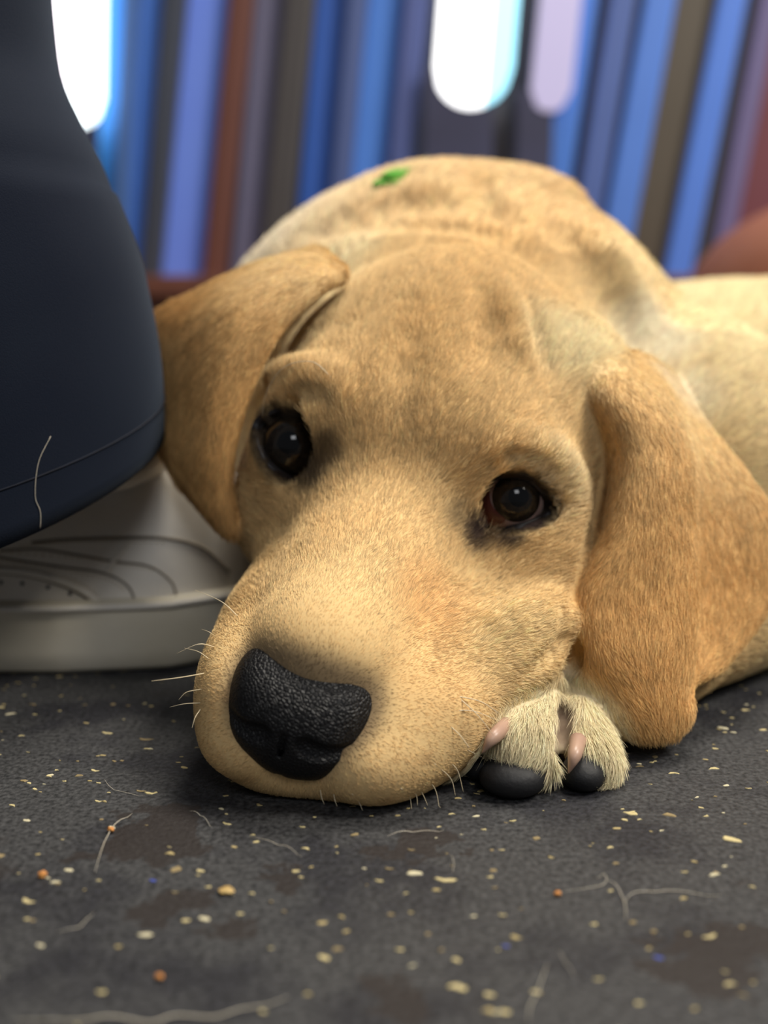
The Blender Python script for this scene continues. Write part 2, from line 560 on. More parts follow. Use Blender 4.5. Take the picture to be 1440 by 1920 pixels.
lamp(108, 222, 248, 30, [((1.0, 0.93, 1.0), 2.6), ((0.86, 0.97, 1.0), 2.8)], 'white glowing strip lamp right beside the trouser leg', 3)
lamp(797, 932, 205, 34, [((0.97, 0.98, 1.0), 2.3), ((0.97, 0.98, 1.0), 2.3), ((0.36, 0.80, 1.0), 1.6)], 'white and cyan glowing strip lamp above the dog\'s back', 3)
lamp(966, 1038, 212, 40, [((0.50, 0.46, 0.70), 0.42)], 'dim lilac glowing strip lamp, right of the white and cyan one', 1)

# round brown cushion
cf = Field((24, 82, -1), (64, 124, 32), 0.6)
cf.ell((45, 103, 12.5), (15.5, 15.5, 13.2), k=1)
cf.ell((45, 103, 6.0), (16, 16, 6.5), k=3)
cf.F = np.maximum(cf.F, (0.05 - cf.ax[2])[None, None, :])
V, Q = cf.nets(1)
cush = link('floor_cushion', mesh_from('floor_cushion', V, Q, noise_mat('brown_leather', lin(128, 74, 50), lin(148, 90, 62), 10, 0.55)))
tag(cush, 'rounded rust-brown floor cushion behind the dog at the right edge', 'cushion')
a = np.linspace(0, 2 * math.pi, 60, endpoint=False)
ringp = np.stack([45 + 15.9 * np.cos(a), 103 + 15.9 * np.sin(a), np.full(60, 10.0)], 1)
link('piping', mesh_from('piping', *tube(ringp, 0.35, 8, closed=True), noise_mat('brown_piping', lin(104, 58, 40), lin(118, 68, 48), 20, 0.6)), cush)

# ================================================================== the dog
# head frame: origin between the eyes, x to the dog's left, y towards the nose, z up
EL, ER, NO = at(555, 830, 32.3), at(955, 935, 31.2), at(562, 1325, 26.0)
HO = (EL + ER) / 2
HX = (ER - EL) / np.linalg.norm(ER - EL)
nv_ = NO - HO; nv_ -= HX * (nv_ @ HX)
nl = np.linalg.norm(nv_); nv_ /= nl
zz = np.cross(nv_, HX)                     # perpendicular to the eye-nose plane
ang = math.atan2(3.3, 8.25)
HY = nv_ * math.cos(ang) + zz * math.sin(ang)
HZ = np.cross(HY, HX)
HM = np.stack([HX, HY, HZ], 1)


def hw(x, y, z):
    return HO + HX * x + HY * y + HZ * z


def to_head(P):
    return (np.asarray(P) - HO) @ HM


G = Field((-12, 20.5, -0.6), (34, 76, 21.5), 0.15)


def he(c, r, k=1.2, sub=False, rot=None):
    G.ell(hw(*c), r, HM if rot is None else HM @ rot, k, sub)


def rotz(deg):
    a = math.radians(deg); return np.array([[math.cos(a), -math.sin(a), 0], [math.sin(a), math.cos(a), 0], [0, 0, 1]])


def rotx(deg):
    a = math.radians(deg); return np.array([[1, 0, 0], [0, math.cos(a), -math.sin(a)], [0, math.sin(a), math.cos(a)]])


# trunk: shoulders behind the head, body curling away to the right, haunch
G.ell((3.0, 51, 9.0), (12.3, 12, 10.4), k=2)
G.ell((21, 59, 6.8), (17, 11, 8.4), k=3)
G.ell((12.5, 44, 5.5), (7, 9, 7.5), k=3)
G.ell((24, 50, 4.5), (9, 9, 6.5), k=3)
# neck
G.cap(hw(0.3, -7.5, -0.8), (3.0, 50, 10.5), 6.3, 8.6, k=3)
G.cap(hw(0.3, -7, -3), (6.0, 46, 6), 5.8, 7, k=3)
# fore leg lying on the floor, elbow to paw
G.cap((14.5, 38.2, 3.0), (9.0, 32.5, 2.0), 3.3, 2.0, k=1.5)
G.cap((9.0, 32.5, 2.0), at(1062, 1372, 30.4), 1.9, 1.2, k=0.8)
# loose scruff over the shoulders
G.ell(at(835, 378, 47.0), (3.2, 3.0, 1.3), k=1.2)
G.ell(at(972, 380, 47.5), (2.6, 3.0, 1.2), k=1.2)
G.ell(at(1090, 560, 43.0), (2.4, 4.5, 3.0), k=2.0)
# skull
he((0, -5.4, -0.3), (5.3, 6.0, 4.6), 1.5)
he((0, -2.6, 0.3), (4.0, 3.2, 2.7), 1.6)
for s in (-1, 1):
    he((s * 2.5, -1.5, 0.7), (2.2, 2.0, 1.6), 1.4)
    he((s * 3.5, -2.6, -3.0), (2.4, 3.8, 2.9), 2.0)
# muzzle
G.cap(hw(0, -0.5, -3.0), hw(0, 5.6, -3.7), 3.4, 2.5, k=1.6)
G.cap(hw(0, 0.0, -1.7), hw(0, 6.6, -2.75), 1.9, 1.45, k=1.2)
for s in (-1, 1):
    he((s * 1.5, 5.65, -4.6), (1.6, 2.15, 1.6), 0.8)
    he((s * 2.3, 3.2, -4.6), (1.7, 3.2, 1.8), 1.2)
G.cap(hw(0, 5.6, -5.5), hw(0, -3.5, -5.2), 1.3, 2.6, k=1.0)
# the lip and cheek on the paw side are pushed outwards by the paw
G.ell(at(700, 1395, 27.6), (2.0, 2.2, 1.45), k=1.0)
G.ell(at(800, 1320, 28.6), (2.1, 2.3, 1.7), k=1.2)
G.ell(at(905, 1215, 30.2), (2.4, 2.4, 1.7), k=1.2)
G.ell(at(1010, 1185, 31.2), (1.1, 1.5, 1.0), k=0.7)
G.ell(at(1000, 1060, 32.6), (1.9, 2.2, 2.0), k=1.6)
G.ell(at(1085, 880, 34.6), (1.9, 2.4, 3.0), k=1.6)
G.ell(at(1080, 760, 35.6), (2.0, 2.4, 2.6), k=1.6)
G.ell(at(475, 1375, 27.7), (1.4, 1.7, 1.15), k=0.8)
G.ell(at(570, 1425, 28.0), (1.7, 1.5, 0.85), k=0.8)
G.ell(at(445, 1290, 28.4), (1.1, 2.0, 1.5), k=0.8)
# eyes
EYES = []
for c, poly, gaze in (
    (at(958, 938, 31.95), [(866, 986), (886, 946), (912, 912), (948, 897), (986, 903), (1012, 926), (1026, 950), (1004, 970), (966, 983), (925, 991), (892, 994)], (972, 931)),
    (at(550, 838, 32.95), [(489, 806), (505, 788), (530, 778), (562, 777), (593, 787), (611, 812), (609, 852), (596, 884), (575, 899), (545, 891), (512, 867), (494, 838)], (541, 830))):
    EYES.append((c, poly, gaze))
    G.ell(c, (1.26, 1.26, 1.26), k=1.0)


def ridge(px, r, back, k, sub=False, n=40):
    P = [G.hit(x, y, back=back) for x, y in catmull(px, n)]
    P = np.array([p for p in P if p is not None])
    for _ in range(4 if n > 60 else 1):                            # keep the stroke even where the depth jumps
        P[1:-1] = (P[:-2] + 2 * P[1:-1] + P[2:]) / 4
    w = np.sin(np.linspace(0.2, math.pi - 0.2, len(P))) ** 0.7
    if sub: P = P + (P - CAM) / np.linalg.norm(P - CAM, axis=1)[:, None] * (-(1 - w) * r)[:, None]
    G.add_splat(P, r * w, k=k, sub=sub)


ridge([(600, 420), (700, 395), (800, 395), (900, 412), (990, 455), (1080, 540)], 0.9, -0.78, 1.2, True, 60)
ridge([(640, 392), (760, 366), (880, 368), (980, 402)], 0.8, -0.7, 1.0, True, 60)
ridge([(905, 330), (910, 360), (925, 390)], 0.7, -0.5, 0.8, True, 30)
ridge([(1050, 420), (1110, 480), (1160, 560), (1200, 660)], 0.8, -0.7, 1.0, True, 40)
# brow and lid folds
ridge([(930, 850), (980, 840), (1030, 862), (1060, 912), (1068, 975), (1060, 1030)], 0.55, 0.3, 0.7)
ridge([(480, 745), (515, 712), (565, 698), (620, 715), (650, 750)], 0.36, 0.28, 0.7)
ridge([(900, 905), (930, 872), (970, 860), (1012, 874), (1038, 910), (1044, 955)], 0.22, -0.04, 0.3, True)
ridge([(490, 772), (525, 752), (570, 742), (612, 755)], 0.22, -0.04, 0.3, True)
# forehead furrows and cheek folds
ridge([(775, 560), (765, 640), (750, 720), (735, 820)], 0.5, -0.42, 0.7, True)
ridge([(890, 520), (912, 590), (905, 650), (880, 700)], 0.42, -0.37, 0.6, True)
ridge([(985, 560), (1002, 620), (1030, 690)], 0.36, -0.28, 0.5, True)
ridge([(945, 540), (960, 610), (975, 690)], 0.4, 0.25, 0.5)
ridge([(920, 1180), (985, 1155), (1040, 1158), (1070, 1188)], 0.55, 0.25, 0.7)
ridge([(1085, 1195), (1050, 1212), (1022, 1236), (985, 1265)], 0.24, -0.02, 0.3, True)


def ray_ball(px, py, c, r):
    d = ray(px, py); d = d / np.linalg.norm(d); o = CAM - c
    bq = o @ d; q = bq * bq - (o @ o - r * r)
    return CAM + d * (-bq - math.sqrt(max(q, 0)))


def in_poly(x, y, poly):
    c = False; n = len(poly)
    for i in range(n):
        (x0, y0), (x1, y1) = poly[i], poly[(i + 1) % n]
        if (y0 > y) != (y1 > y) and x < (x1 - x0) * (y - y0) / (y1 - y0) + x0: c = not c
    return c


RIMS = []
for c, poly, gaze in EYES:
    fine = catmull_closed(poly, 48)
    RIMS.append(np.array([ray_ball(x, y, c, 1.12) for x, y in fine]))
    P = []
    for x in range(int(fine[:, 0].min()), int(fine[:, 0].max()), 6):
        for y in range(int(fine[:, 1].min()), int(fine[:, 1].max()), 6):
            if in_poly(x, y, fine):
                q = ray_ball(x, y, c, 1.12) - c
                P += [c + q * t for t in (0.9, 1.05, 1.2, 1.35, 1.5)]
    G.add_splat(np.array(P), 0.14, k=0.12, sub=True)

# ears
EAR_R = [[(1090, 678, 34.4), (1135, 668, 34.9), (1190, 672, 35.8), (1228, 692, 36.4), (1255, 712, 37.0)],
         [(1100, 745, 33.3), (1148, 737, 31.9), (1240, 760, 32.6), (1278, 785, 34.4), (1325, 812, 35.3)],
         [(1150, 860, 32.5), (1192, 855, 31.0), (1272, 870, 31.4), (1306, 885, 33.1), (1395, 900, 34.0)],
         [(1138, 1000, 31.9), (1174, 995, 30.4), (1276, 1000, 30.8), (1312, 1000, 32.5), (1450, 1000, 33.4)],
         [(1084, 1130, 31.2), (1128, 1125, 30.0), (1276, 1120, 30.3), (1308, 1122, 31.9), (1430, 1130, 32.8)],
         [(1084, 1240, 30.5), (1140, 1232, 29.5), (1268, 1230, 29.8), (1294, 1232, 31.1), (1352, 1238, 31.9)],
         [(1098, 1312, 30.1), (1185, 1310, 29.4), (1258, 1302, 29.6), (1272, 1294, 30.2), (1286, 1280, 30.8)],
         [(1158, 1352, 29.9), (1205, 1366, 29.5), (1245, 1364, 29.6), (1262, 1354, 29.7), (1276, 1336, 29.9)]]
EAR_L = [[(638, 515, 35.2), (628, 502, 35.6), (612, 488, 36.2), (590, 474, 37.2)],
         [(585, 542, 33.8), (555, 522, 34.3), (530, 505, 35.2), (480, 505, 37.5)],
         [(510, 618, 33.1), (470, 600, 33.4), (430, 575, 34.8), (375, 552, 38.5)],
         [(456, 730, 33.0), (412, 712, 33.2), (360, 680, 35.4), (288, 605, 40)],
         [(424, 850, 33.1), (386, 840, 33.4), (340, 800, 36.0), (284, 700, 40)],
         [(422, 935, 33.3), (390, 920, 33.8), (352, 880, 35.8), (296, 800, 38.8)],
         [(436, 988, 33.7), (420, 975, 34.1), (400, 955, 35.0), (345, 895, 36.8)]]
EARS = []
for net in (EAR_R, EAR_L):
    P = patch([[at(*q) for q in row] for row in net], 60, 90)
    EARS.append(P)
    R = np.full(P.shape[:2], 0.26)
    uu = np.linspace(0, 1, P.shape[1])[None, :]; vv = np.linspace(0, 1, P.shape[0])[:, None]
    R = R + 0.10 * np.exp(-((uu - 0.04) / 0.1) ** 2) * np.clip(1.15 - vv, 0, 1) + 0.14 * np.clip((vv - 0.8) / 0.15, 0, 1)
    G.add_splat(P.reshape(-1, 3), R.ravel(), k=0.18)
# shadowed creases where the ears leave the head, corner of the mouth
ridge([(612, 556), (562, 606), (532, 648), (502, 700), (474, 750), (456, 800), (447, 860), (445, 925), (450, 985)], 0.22, 0.1, 0.15, True, 90)
ridge([(1088, 735), (1108, 790), (1122, 835), (1130, 885), (1121, 950), (1098, 1020), (1076, 1090), (1068, 1150)], 0.2, 0.0, 0.2, True, 90)
ridge([(1076, 1205), (1068, 1230), (1058, 1252)], 0.5, 0.45, 0.15, True, 20)
# paw: toes
TOES = [((998, 1345, 29.6), (978, 1402, 28.0), 1.10, 1.05), ((1085, 1352, 29.8), (1110, 1424, 28.3), 0.83, 0.78),
        ((930, 1370, 30.0), (905, 1428, 28.9), 0.9, 0.7)]
for a, b, ra, rb in TOES:
    G.cap(at(*a), at(*b), ra, rb, k=0.12)
ridge([(1062, 1320), (1052, 1360), (1046, 1400), (1054, 1455)], 0.34, 0.2, 0.12, True, 30)
# floor contact
G.F = np.maximum(G.F, (0.06 - G.ax[2])[None, None, :])


dogV, dogQ = G.nets(1)
dogN = vertex_normals(dogV, dogQ)
print('dog verts', len(dogV))


# ------------------------------------------------------------------ coat colour and hair flow
def ramp(x, a, b):
    t = np.clip((x - a) / (b - a), 0, 1); return t * t * (3 - 2 * t)


def blend(c, w, col):
    return c + (np.array(lin(*col)) - c) * w[:, None]


def blob(P, px, py, d, r0, r1):
    q = G.hit(px, py)
    return 1 - ramp(np.linalg.norm(P - (at(px, py, d) if q is None else q), axis=1), r0, r1)


def smooth_noise(P, freq, seed):
    """cheap value noise from a few sines"""
    r = np.random.default_rng(seed); out = 0
    for i in range(6):
        w = r.normal(size=3); w *= freq / np.linalg.norm(w) * r.uniform(0.6, 1.5)
        out = out + np.sin(P @ w + r.uniform(0, 6.28))
    return out / 6


from mathutils.kdtree import KDTree
ear_s = [P[::2, ::2].reshape(-1, 3) for P in EARS]
ear_v = [np.gradient(P, axis=0)[::2, ::2].reshape(-1, 3) for P in EARS]
ear_t = [np.repeat(np.linspace(0, 1, len(P))[::2, None], P[::2, ::2].shape[1], 1).ravel() for P in EARS]
kd = KDTree(sum(len(e) for e in ear_s))
allS, allV, allT = np.vstack(ear_s), np.vstack(ear_v), np.concatenate(ear_t)
for i, p in enumerate(allS): kd.insert(p, i)
kd.balance()
earW = np.zeros(len(dogV)); earI = np.zeros(len(dogV), int)
cand = np.where((dogV > allS.min(0) - 1).all(1) & (dogV < allS.max(0) + 1).all(1))[0]
for i in cand:
    _, j, d = kd.find(dogV[i]); earI[i] = j; earW[i] = d
m = np.zeros(len(dogV), bool); m[cand] = True
earW = np.where(m, 1 - ramp(earW, 0.33, 0.6), 0)
toeW = np.zeros(len(dogV))
toeD = np.zeros_like(dogV)
for a, b_, ra, rb in TOES:
    A, B = at(*a), at(*b_); ab = B - A
    t = np.clip(((dogV - A) @ ab) / (ab @ ab), -0.4, 1)
    d = np.linalg.norm(dogV - A - t[:, None] * ab, axis=1) - ra
    w = 1 - ramp(d, 0.1, 0.8)
    toeD += w[:, None] * (ab / np.linalg.norm(ab) + [0, 0, -0.5]); toeW = np.maximum(toeW, w)


NOSE_C = np.array([-0.05, 7.6, -3.62])


def coat(P, earw, eart, toew):
    L = to_head(P)
    c = np.tile(np.array(lin(230, 196, 140)), (len(P), 1))
    n1 = smooth_noise(P, 1.1, 3); n2 = smooth_noise(P, 2.6, 4)
    body = ramp(P[:, 1], 38, 46)
    c = blend(c, body * 0.75, (244, 212, 162))
    c = blend(c, ramp(P[:, 0], 8, 14) * ramp(P[:, 1], 33, 40) * 0.8, (252, 232, 188))          # pale flank
    c = blend(c, (1 - ramp(P[:, 0], -6, 1)) * body * 0.8, (238, 226, 202))                       # pale far shoulder
    c = blend(c, ramp(n1, 0.1, 0.7) * 0.3, (246, 218, 164))
    c = blend(c, ramp(-n2, 0.1, 0.7) * 0.2, (222, 178, 114))
    hd = 1 - body
    lat = np.abs(L[:, 0])
    # golden forehead middle, pale sides and cheeks
    c = blend(c, hd * np.exp(-((L[:, 0] / 2.2) ** 2)) * ramp(-L[:, 1], -1, 2) * 0.45, (228, 184, 118))
    c = blend(c, hd * ramp(lat, 3.0, 5.0) * ramp(-L[:, 1], 1.5, 4) * 0.55, (246, 224, 176))
    c = blend(c, blob(P, 1035, 900, 32, 0.5, 1.9) * 0.6, (248, 228, 184))
    c = blend(c, blob(P, 960, 1180, 30, 0.6, 2.4) * 0.55, (246, 218, 162))
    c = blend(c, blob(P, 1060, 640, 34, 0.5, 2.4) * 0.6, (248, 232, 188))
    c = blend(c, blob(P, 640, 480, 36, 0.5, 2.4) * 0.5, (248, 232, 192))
    c = blend(c, blob(P, 800, 1130, 29, 0.4, 2.0) * 0.5, (230, 176, 112))                        # rusty side of the bridge
    c = blend(c, blob(P, 820, 1280, 27.5, 0.3, 1.8) * 0.3, (230, 180, 116))
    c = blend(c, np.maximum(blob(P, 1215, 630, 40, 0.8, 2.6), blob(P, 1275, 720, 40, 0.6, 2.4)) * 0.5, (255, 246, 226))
    # grey-brown corner of the eyes, dark lids
    for (cc, poly, gz), rim in zip(EYES, RIMS):
        d = np.min(np.linalg.norm(P[:, None, :] - rim[None, ::3], axis=2), axis=1) if len(P) < 4000 else rim_dist(P, rim)
        c = blend(c, (1 - ramp(d, 0.22, 0.62)) * 0.97, (30, 25, 25))
    c = blend(c, np.maximum(blob(P, 855, 968, 31.3, 0.15, 0.75) * 0.5, blob(P, 882, 990, 31.3, 0.2, 0.55) * 0.9), (66, 52, 46))
    c = blend(c, np.maximum(blob(P, 895, 1008, 31.0, 0.2, 0.75), np.maximum(blob(P, 945, 1004, 31.0, 0.3, 0.65), blob(P, 1000, 985, 31, 0.2, 0.5))) * 0.9, (60, 48, 46))
    c = blend(c, np.maximum(blob(P, 585, 895, 32.0, 0.25, 0.95), blob(P, 530, 890, 32.2, 0.2, 0.7)) * 0.88, (46, 34, 28))
    c = blend(c, blob(P, 612, 850, 32.0, 0.3, 0.85) * 0.8, (62, 46, 34))
    # greying at the edge of the nose leather, freckles on the lips
    nd = np.linalg.norm((L - NOSE_C) / np.array([2.0, 1.7, 1.65]), axis=1)
    c = blend(c, (1 - ramp(nd, 0.95, 1.28)) * 0.75, (84, 74, 66))
    lip = ramp(L[:, 1], 2.5, 4.5) * ramp(-L[:, 2], 3.0, 4.2)
    c = blend(c, lip * ramp(smooth_noise(P, 7.0, 8), 0.25, 0.6) * 0.35, (150, 104, 62))
    # ears redder, paw paler
    c = blend(c, earw * (0.2 + 0.7 * ramp(eart, 0.1, 0.6)), (230, 182, 116))
    c = blend(c, toew * 0.95, (246, 230, 190))
    for yy in range(1325, 1461, 15):                               # grey-brown skin between the toes
        c = blend(c, blob(P, 1054, yy, 28.5, 0.25, 0.5) * 0.7, (112, 94, 80))
    return c


def rim_dist(P, rim):
    out = np.full(len(P), 9.0); mm = np.linalg.norm(P - rim.mean(0), axis=1) < 3
    q = P[mm]
    out[mm] = np.min(np.linalg.norm(q[:, None, :] - rim[None, ::2], axis=2), axis=1)
    return out


eart = allT[earI] * (earW > 0)
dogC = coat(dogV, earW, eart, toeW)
# flow of the hair: away from the nose on the head, along the ears, back along the body, down the toes
L = to_head(dogV)
fl_head = dogV - hw(0, 8.6, -3.4)
fl_head /= np.linalg.norm(fl_head, axis=1)[:, None]
fl_body = np.tile(np.array([0.55, 0.8, -0.25]), (len(dogV), 1))
bw = ramp(dogV[:, 1], 38, 50)[:, None]
flow = fl_head * (1 - bw) + fl_body * bw
ev = allV[earI]; ev = ev / (np.linalg.norm(ev, axis=1)[:, None] + 1e-9)
flow = flow * (1 - earW[:, None]) + ev * earW[:, None]
flow = flow * (1 - toeW[:, None]) + toeD
for c, poly, gz in EYES:
    v = dogV - c; d = np.linalg.norm(v, axis=1)
    flow += (v / d[:, None]) * (0.9 * (1 - ramp(d, 1.2, 2.6)))[:, None]
hlen = 0.34 + 0.22 * ramp(-L[:, 1], -4, 3) + 0.4 * ramp(dogV[:, 1], 36, 46)
hlen *= 1 - 0.55 * ramp(L[:, 1], 4.0, 7.5)
for c, poly, gz in EYES:
    hlen *= 1 - 0.6 * (1 - ramp(np.linalg.norm(dogV - c, axis=1), 1.2, 2.1))
hlen = hlen * (1 - toeW) + 0.68 * toeW
hlen = hlen * (1 - earW) + 0.38 * earW

dog_mat, nt, b = new_mat('golden_coat_skin', lin(200, 155, 95), 0.85, 0.1)
at_ = nt.nodes.new('ShaderNodeAttribute'); at_.attribute_name = 'coat'
nt.links.new(at_.outputs['Color'], b.inputs['Base Color'])
dm = mesh_from('dog', dogV, dogQ, dog_mat)
ca = dm.attributes.new('coat', 'FLOAT_COLOR', 'POINT')
ca.data.foreach_set('color', np.c_[dogC, np.ones(len(dogC))].astype(np.float32).ravel())
dog = link('dog', dm)
tag(dog, 'yellow puppy lying with its chin on the floor, looking up', 'dog')

# fur
fur_mat, nt, b = new_mat('golden_fur', lin(200, 155, 95), 0.55, 0.25)
at_ = nt.nodes.new('ShaderNodeAttribute'); at_.attribute_name = 'hair_colour'
nt.links.new(at_.outputs['Color'], b.inputs['Base Color'])


def grow_fur(name, faces, count_per_cm2, rad):
    Vq = dogV[dogQ[faces]]
    A = 0.5 * np.linalg.norm(np.cross(Vq[:, 2] - Vq[:, 0], Vq[:, 3] - Vq[:, 1]), axis=1)
    w = A * count_per_cm2 * bald[faces]
    n = int(w.sum())
    f = faces[rng.choice(len(faces), n, p=w / w.sum())]
    u, v = rng.random((2, n)); q = dogQ[f]
    W = np.stack([(1 - u) * (1 - v), u * (1 - v), u * v, (1 - u) * v], 1)
    mix = lambda a: (a[q] * (W[..., None] if a.ndim > 1 else W)).sum(1)
    P, N, Fl, H = mix(dogV), mix(dogN), mix(flow), mix(hlen)
    C = mix(dogC)
    N /= np.linalg.norm(N, axis=1)[:, None]
    Fl = Fl - N * (Fl * N).sum(1)[:, None]
    Fl /= np.linalg.norm(Fl, axis=1)[:, None] + 1e-6
    clump = np.stack([smooth_noise(P, 4.0, 20 + i) for i in range(3)], 1)
    Fl = Fl + 0.4 * clump + 0.16 * rng.normal(size=(n, 3))
    Fl -= N * (Fl * N).sum(1)[:, None]
    Fl /= np.linalg.norm(Fl, axis=1)[:, None] + 1e-6
    H = H * rng.uniform(0.6, 1.15, n)
    lift = rng.uniform(0.18, 0.42, n)[:, None]
    t = np.array([0, 0.33, 0.68, 1.0])
    pts = np.empty((n, 4, 3))
    for i, ti in enumerate(t):
        pts[:, i] = P - N * 0.02 + H[:, None] * (Fl * ti + N * lift * (ti - 0.45 * ti * ti))
    pts[:, :, 2] = np.maximum(pts[:, :, 2], 0.03)
    C = C * np.clip(1 + 0.2 * rng.normal(size=(n, 1)) + 0.16 * smooth_noise(P, 9, 31)[:, None], 0.45, 1.6)
    hc = bpy.data.hair_curves.new(name)
    hc.add_curves([4] * n)
    hc.points.foreach_set('position', (pts * CM).astype(np.float32).ravel())
    ra = hc.attributes.get('radius') or hc.attributes.new('radius', 'FLOAT', 'POINT')
    ra.data.foreach_set('value', np.tile(np.array([1, 0.9, 0.65, 0.12]) * rad * CM, n).astype(np.float32))
    co = hc.attributes.new('hair_colour', 'FLOAT_COLOR', 'CURVE')
    co.data.foreach_set('color', np.c_[np.clip(C, 0, 1), np.ones(n)].astype(np.float32).ravel())
    hc.materials.append(fur_mat)
    o = link(name, hc, dog)
    tag(o, kind='stuff')
    print(name, n)
    return o


fc = dogV[dogQ].mean(1)
bald = np.ones(len(fc))
for (c, poly, gz), rim in zip(EYES, RIMS):
    bald *= ramp(rim_dist(fc, rim), 0.13, 0.26)
    bald *= np.where(np.linalg.norm(fc - c, axis=1) < 1.17, 0, 1)
for yy in range(1320, 1461, 10):                                    # bare skin between the toes
    q = G.hit(1054, yy)
    if q is not None: bald *= 0.12 + 0.88 * ramp(np.linalg.norm(fc - q, axis=1), 0.3, 0.5)
bald *= ramp(np.linalg.norm((to_head(fc) - NOSE_C) / np.array([1.7, 1.4, 1.5]), axis=1), 0.85, 0.97)
fn = dogN[dogQ].mean(1)
near = (fc[:, 1] < 40) & (fc[:, 2] > 0.1)
ND = FUR_DENSITY
head_f = np.where(near)[0]
hlx = to_head(fc[head_f])
dens = 480 * ND * np.where(fn[head_f, 1] > 0.35, 0.25, 1.0) * (1 + 0.8 * ramp(hlx[:, 1], 3, 6))
grow_fur('face_fur', head_f, dens, 0.0062)
body_f = np.where(~near & (fc[:, 2] > 0.1))[0]
dens = 70 * ND * np.where(fn[body_f, 1] > 0.5, 0.4, 1.0)
grow_fur('body_fur', body_f, dens, 0.013)

# ------------------------------------------------------------------ nose leather
NF = Field(hw(0, 7, -3.4) - 3.2, hw(0, 7, -3.4) + 3.2, 0.065)


def nw(x, y, z):
    return hw(-0.12 + 1.12 * x, y, -3.55 + 1.0 * (z + 3.4))


def ne(c, r, k=0.5, sub=False): NF.ell(nw(*c), np.array(r) * (1.1, 1, 1.06), HM, k, sub)


ne((0, 7.35, -3.2), (1.52, 1.5, 0.98))
for s in (-1, 1):
    ne((s * 0.86, 7.5, -3.4), (0.9, 1.35, 0.98), 0.6)
    ne((s * 0.74, 7.95, -4.1), (0.86, 1.2, 0.85), 0.6)
ne((0, 7.85, -3.7), (1.2, 1.35, 1.1), 0.5)
ne((0, 8.0, -4.5), (1.2, 1.1, 0.82), 0.6)
for s in (-1, 1):
    for t in np.linspace(0, 0.8, 10):                                 # comma-shaped nostrils
        c = (s * (0.52 + 1.15 * t), 9.3 - 0.8 * t * t, -3.62 - 0.10 * math.sin(t * 3.1))
        NF.ell(nw(*c), (0.25 - 0.17 * t,) * 3, k=0.15, sub=True)
for z in np.linspace(-3.5, -5.3, 16):
    NF.ell(nw(0, 9.2 - 0.3 * max(0, -z - 3.9), z), (0.06,) * 3, k=0.12, sub=True)
V, Q = NF.nets(1)
nm, nt, b = new_mat('black_nose_leather', lin(15, 15, 17), 0.5, 0.4)
tc = nt.nodes.new('ShaderNodeTexCoord')
vo = nt.nodes.new('ShaderNodeTexVoronoi'); vo.feature = 'DISTANCE_TO_EDGE'; vo.inputs['Scale'].default_value = 950
nt.links.new(tc.outputs['Object'], vo.inputs['Vector'])
cr = nt.nodes.new('ShaderNodeMapRange'); cr.inputs[1].default_value = 0.0; cr.inputs[2].default_value = 0.28
nt.links.new(vo.outputs['Distance'], cr.inputs[0])
bp = node(nt, 'ShaderNodeBump', Strength=0.55, Distance=0.0005)
nt.links.new(cr.outputs[0], bp.inputs['Height']); nt.links.new(bp.outputs[0], b.inputs['Normal'])
o = link('nose', mesh_from('nose', V, Q, nm), dog); o['label'] = 'black pebbled nose leather'

# ------------------------------------------------------------------ eyes
sclera = noise_mat('eye_white', lin(150, 124, 116), lin(176, 152, 144), 200, 0.12)
iris_m = noise_mat('dark_brown_iris', lin(26, 22, 18), lin(44, 36, 27), 500, 0.04)
pupil_m = noise_mat('black_pupil', lin(8, 9, 10), lin(12, 13, 15), 100, 0.03)
carun = noise_mat('dark_red_third_eyelid', lin(84, 44, 40), lin(104, 60, 54), 300, 0.25)
lid_m = noise_mat('black_lid_skin', lin(24, 20, 20), lin(38, 32, 32), 300, 0.5)


def cap_mesh(c, g, r, half, bulge=0.0, rings=10, seg=40):
    g = g / np.linalg.norm(g); u = np.cross(g, [0.1, 0.2, 1.0]); u /= np.linalg.norm(u); w = np.cross(g, u)
    V = [c + g * (r + bulge)]; F = []
    for i in range(1, rings + 1):
        a = half * i / rings; rr = r + bulge * math.cos(0.5 * math.pi * i / rings)
        for k in range(seg):
            p = 2 * math.pi * k / seg
            V.append(c + rr * (math.cos(a) * g + math.sin(a) * (math.cos(p) * u + math.sin(p) * w)))
    for k in range(seg): F.append((0, 1 + k, 1 + (k + 1) % seg))
    for i in range(rings - 1):
        for k in range(seg):
            a_, b_ = 1 + i * seg + k, 1 + i * seg + (k + 1) % seg
            F.append((a_, a_ + seg, b_ + seg, b_))
    return V, F


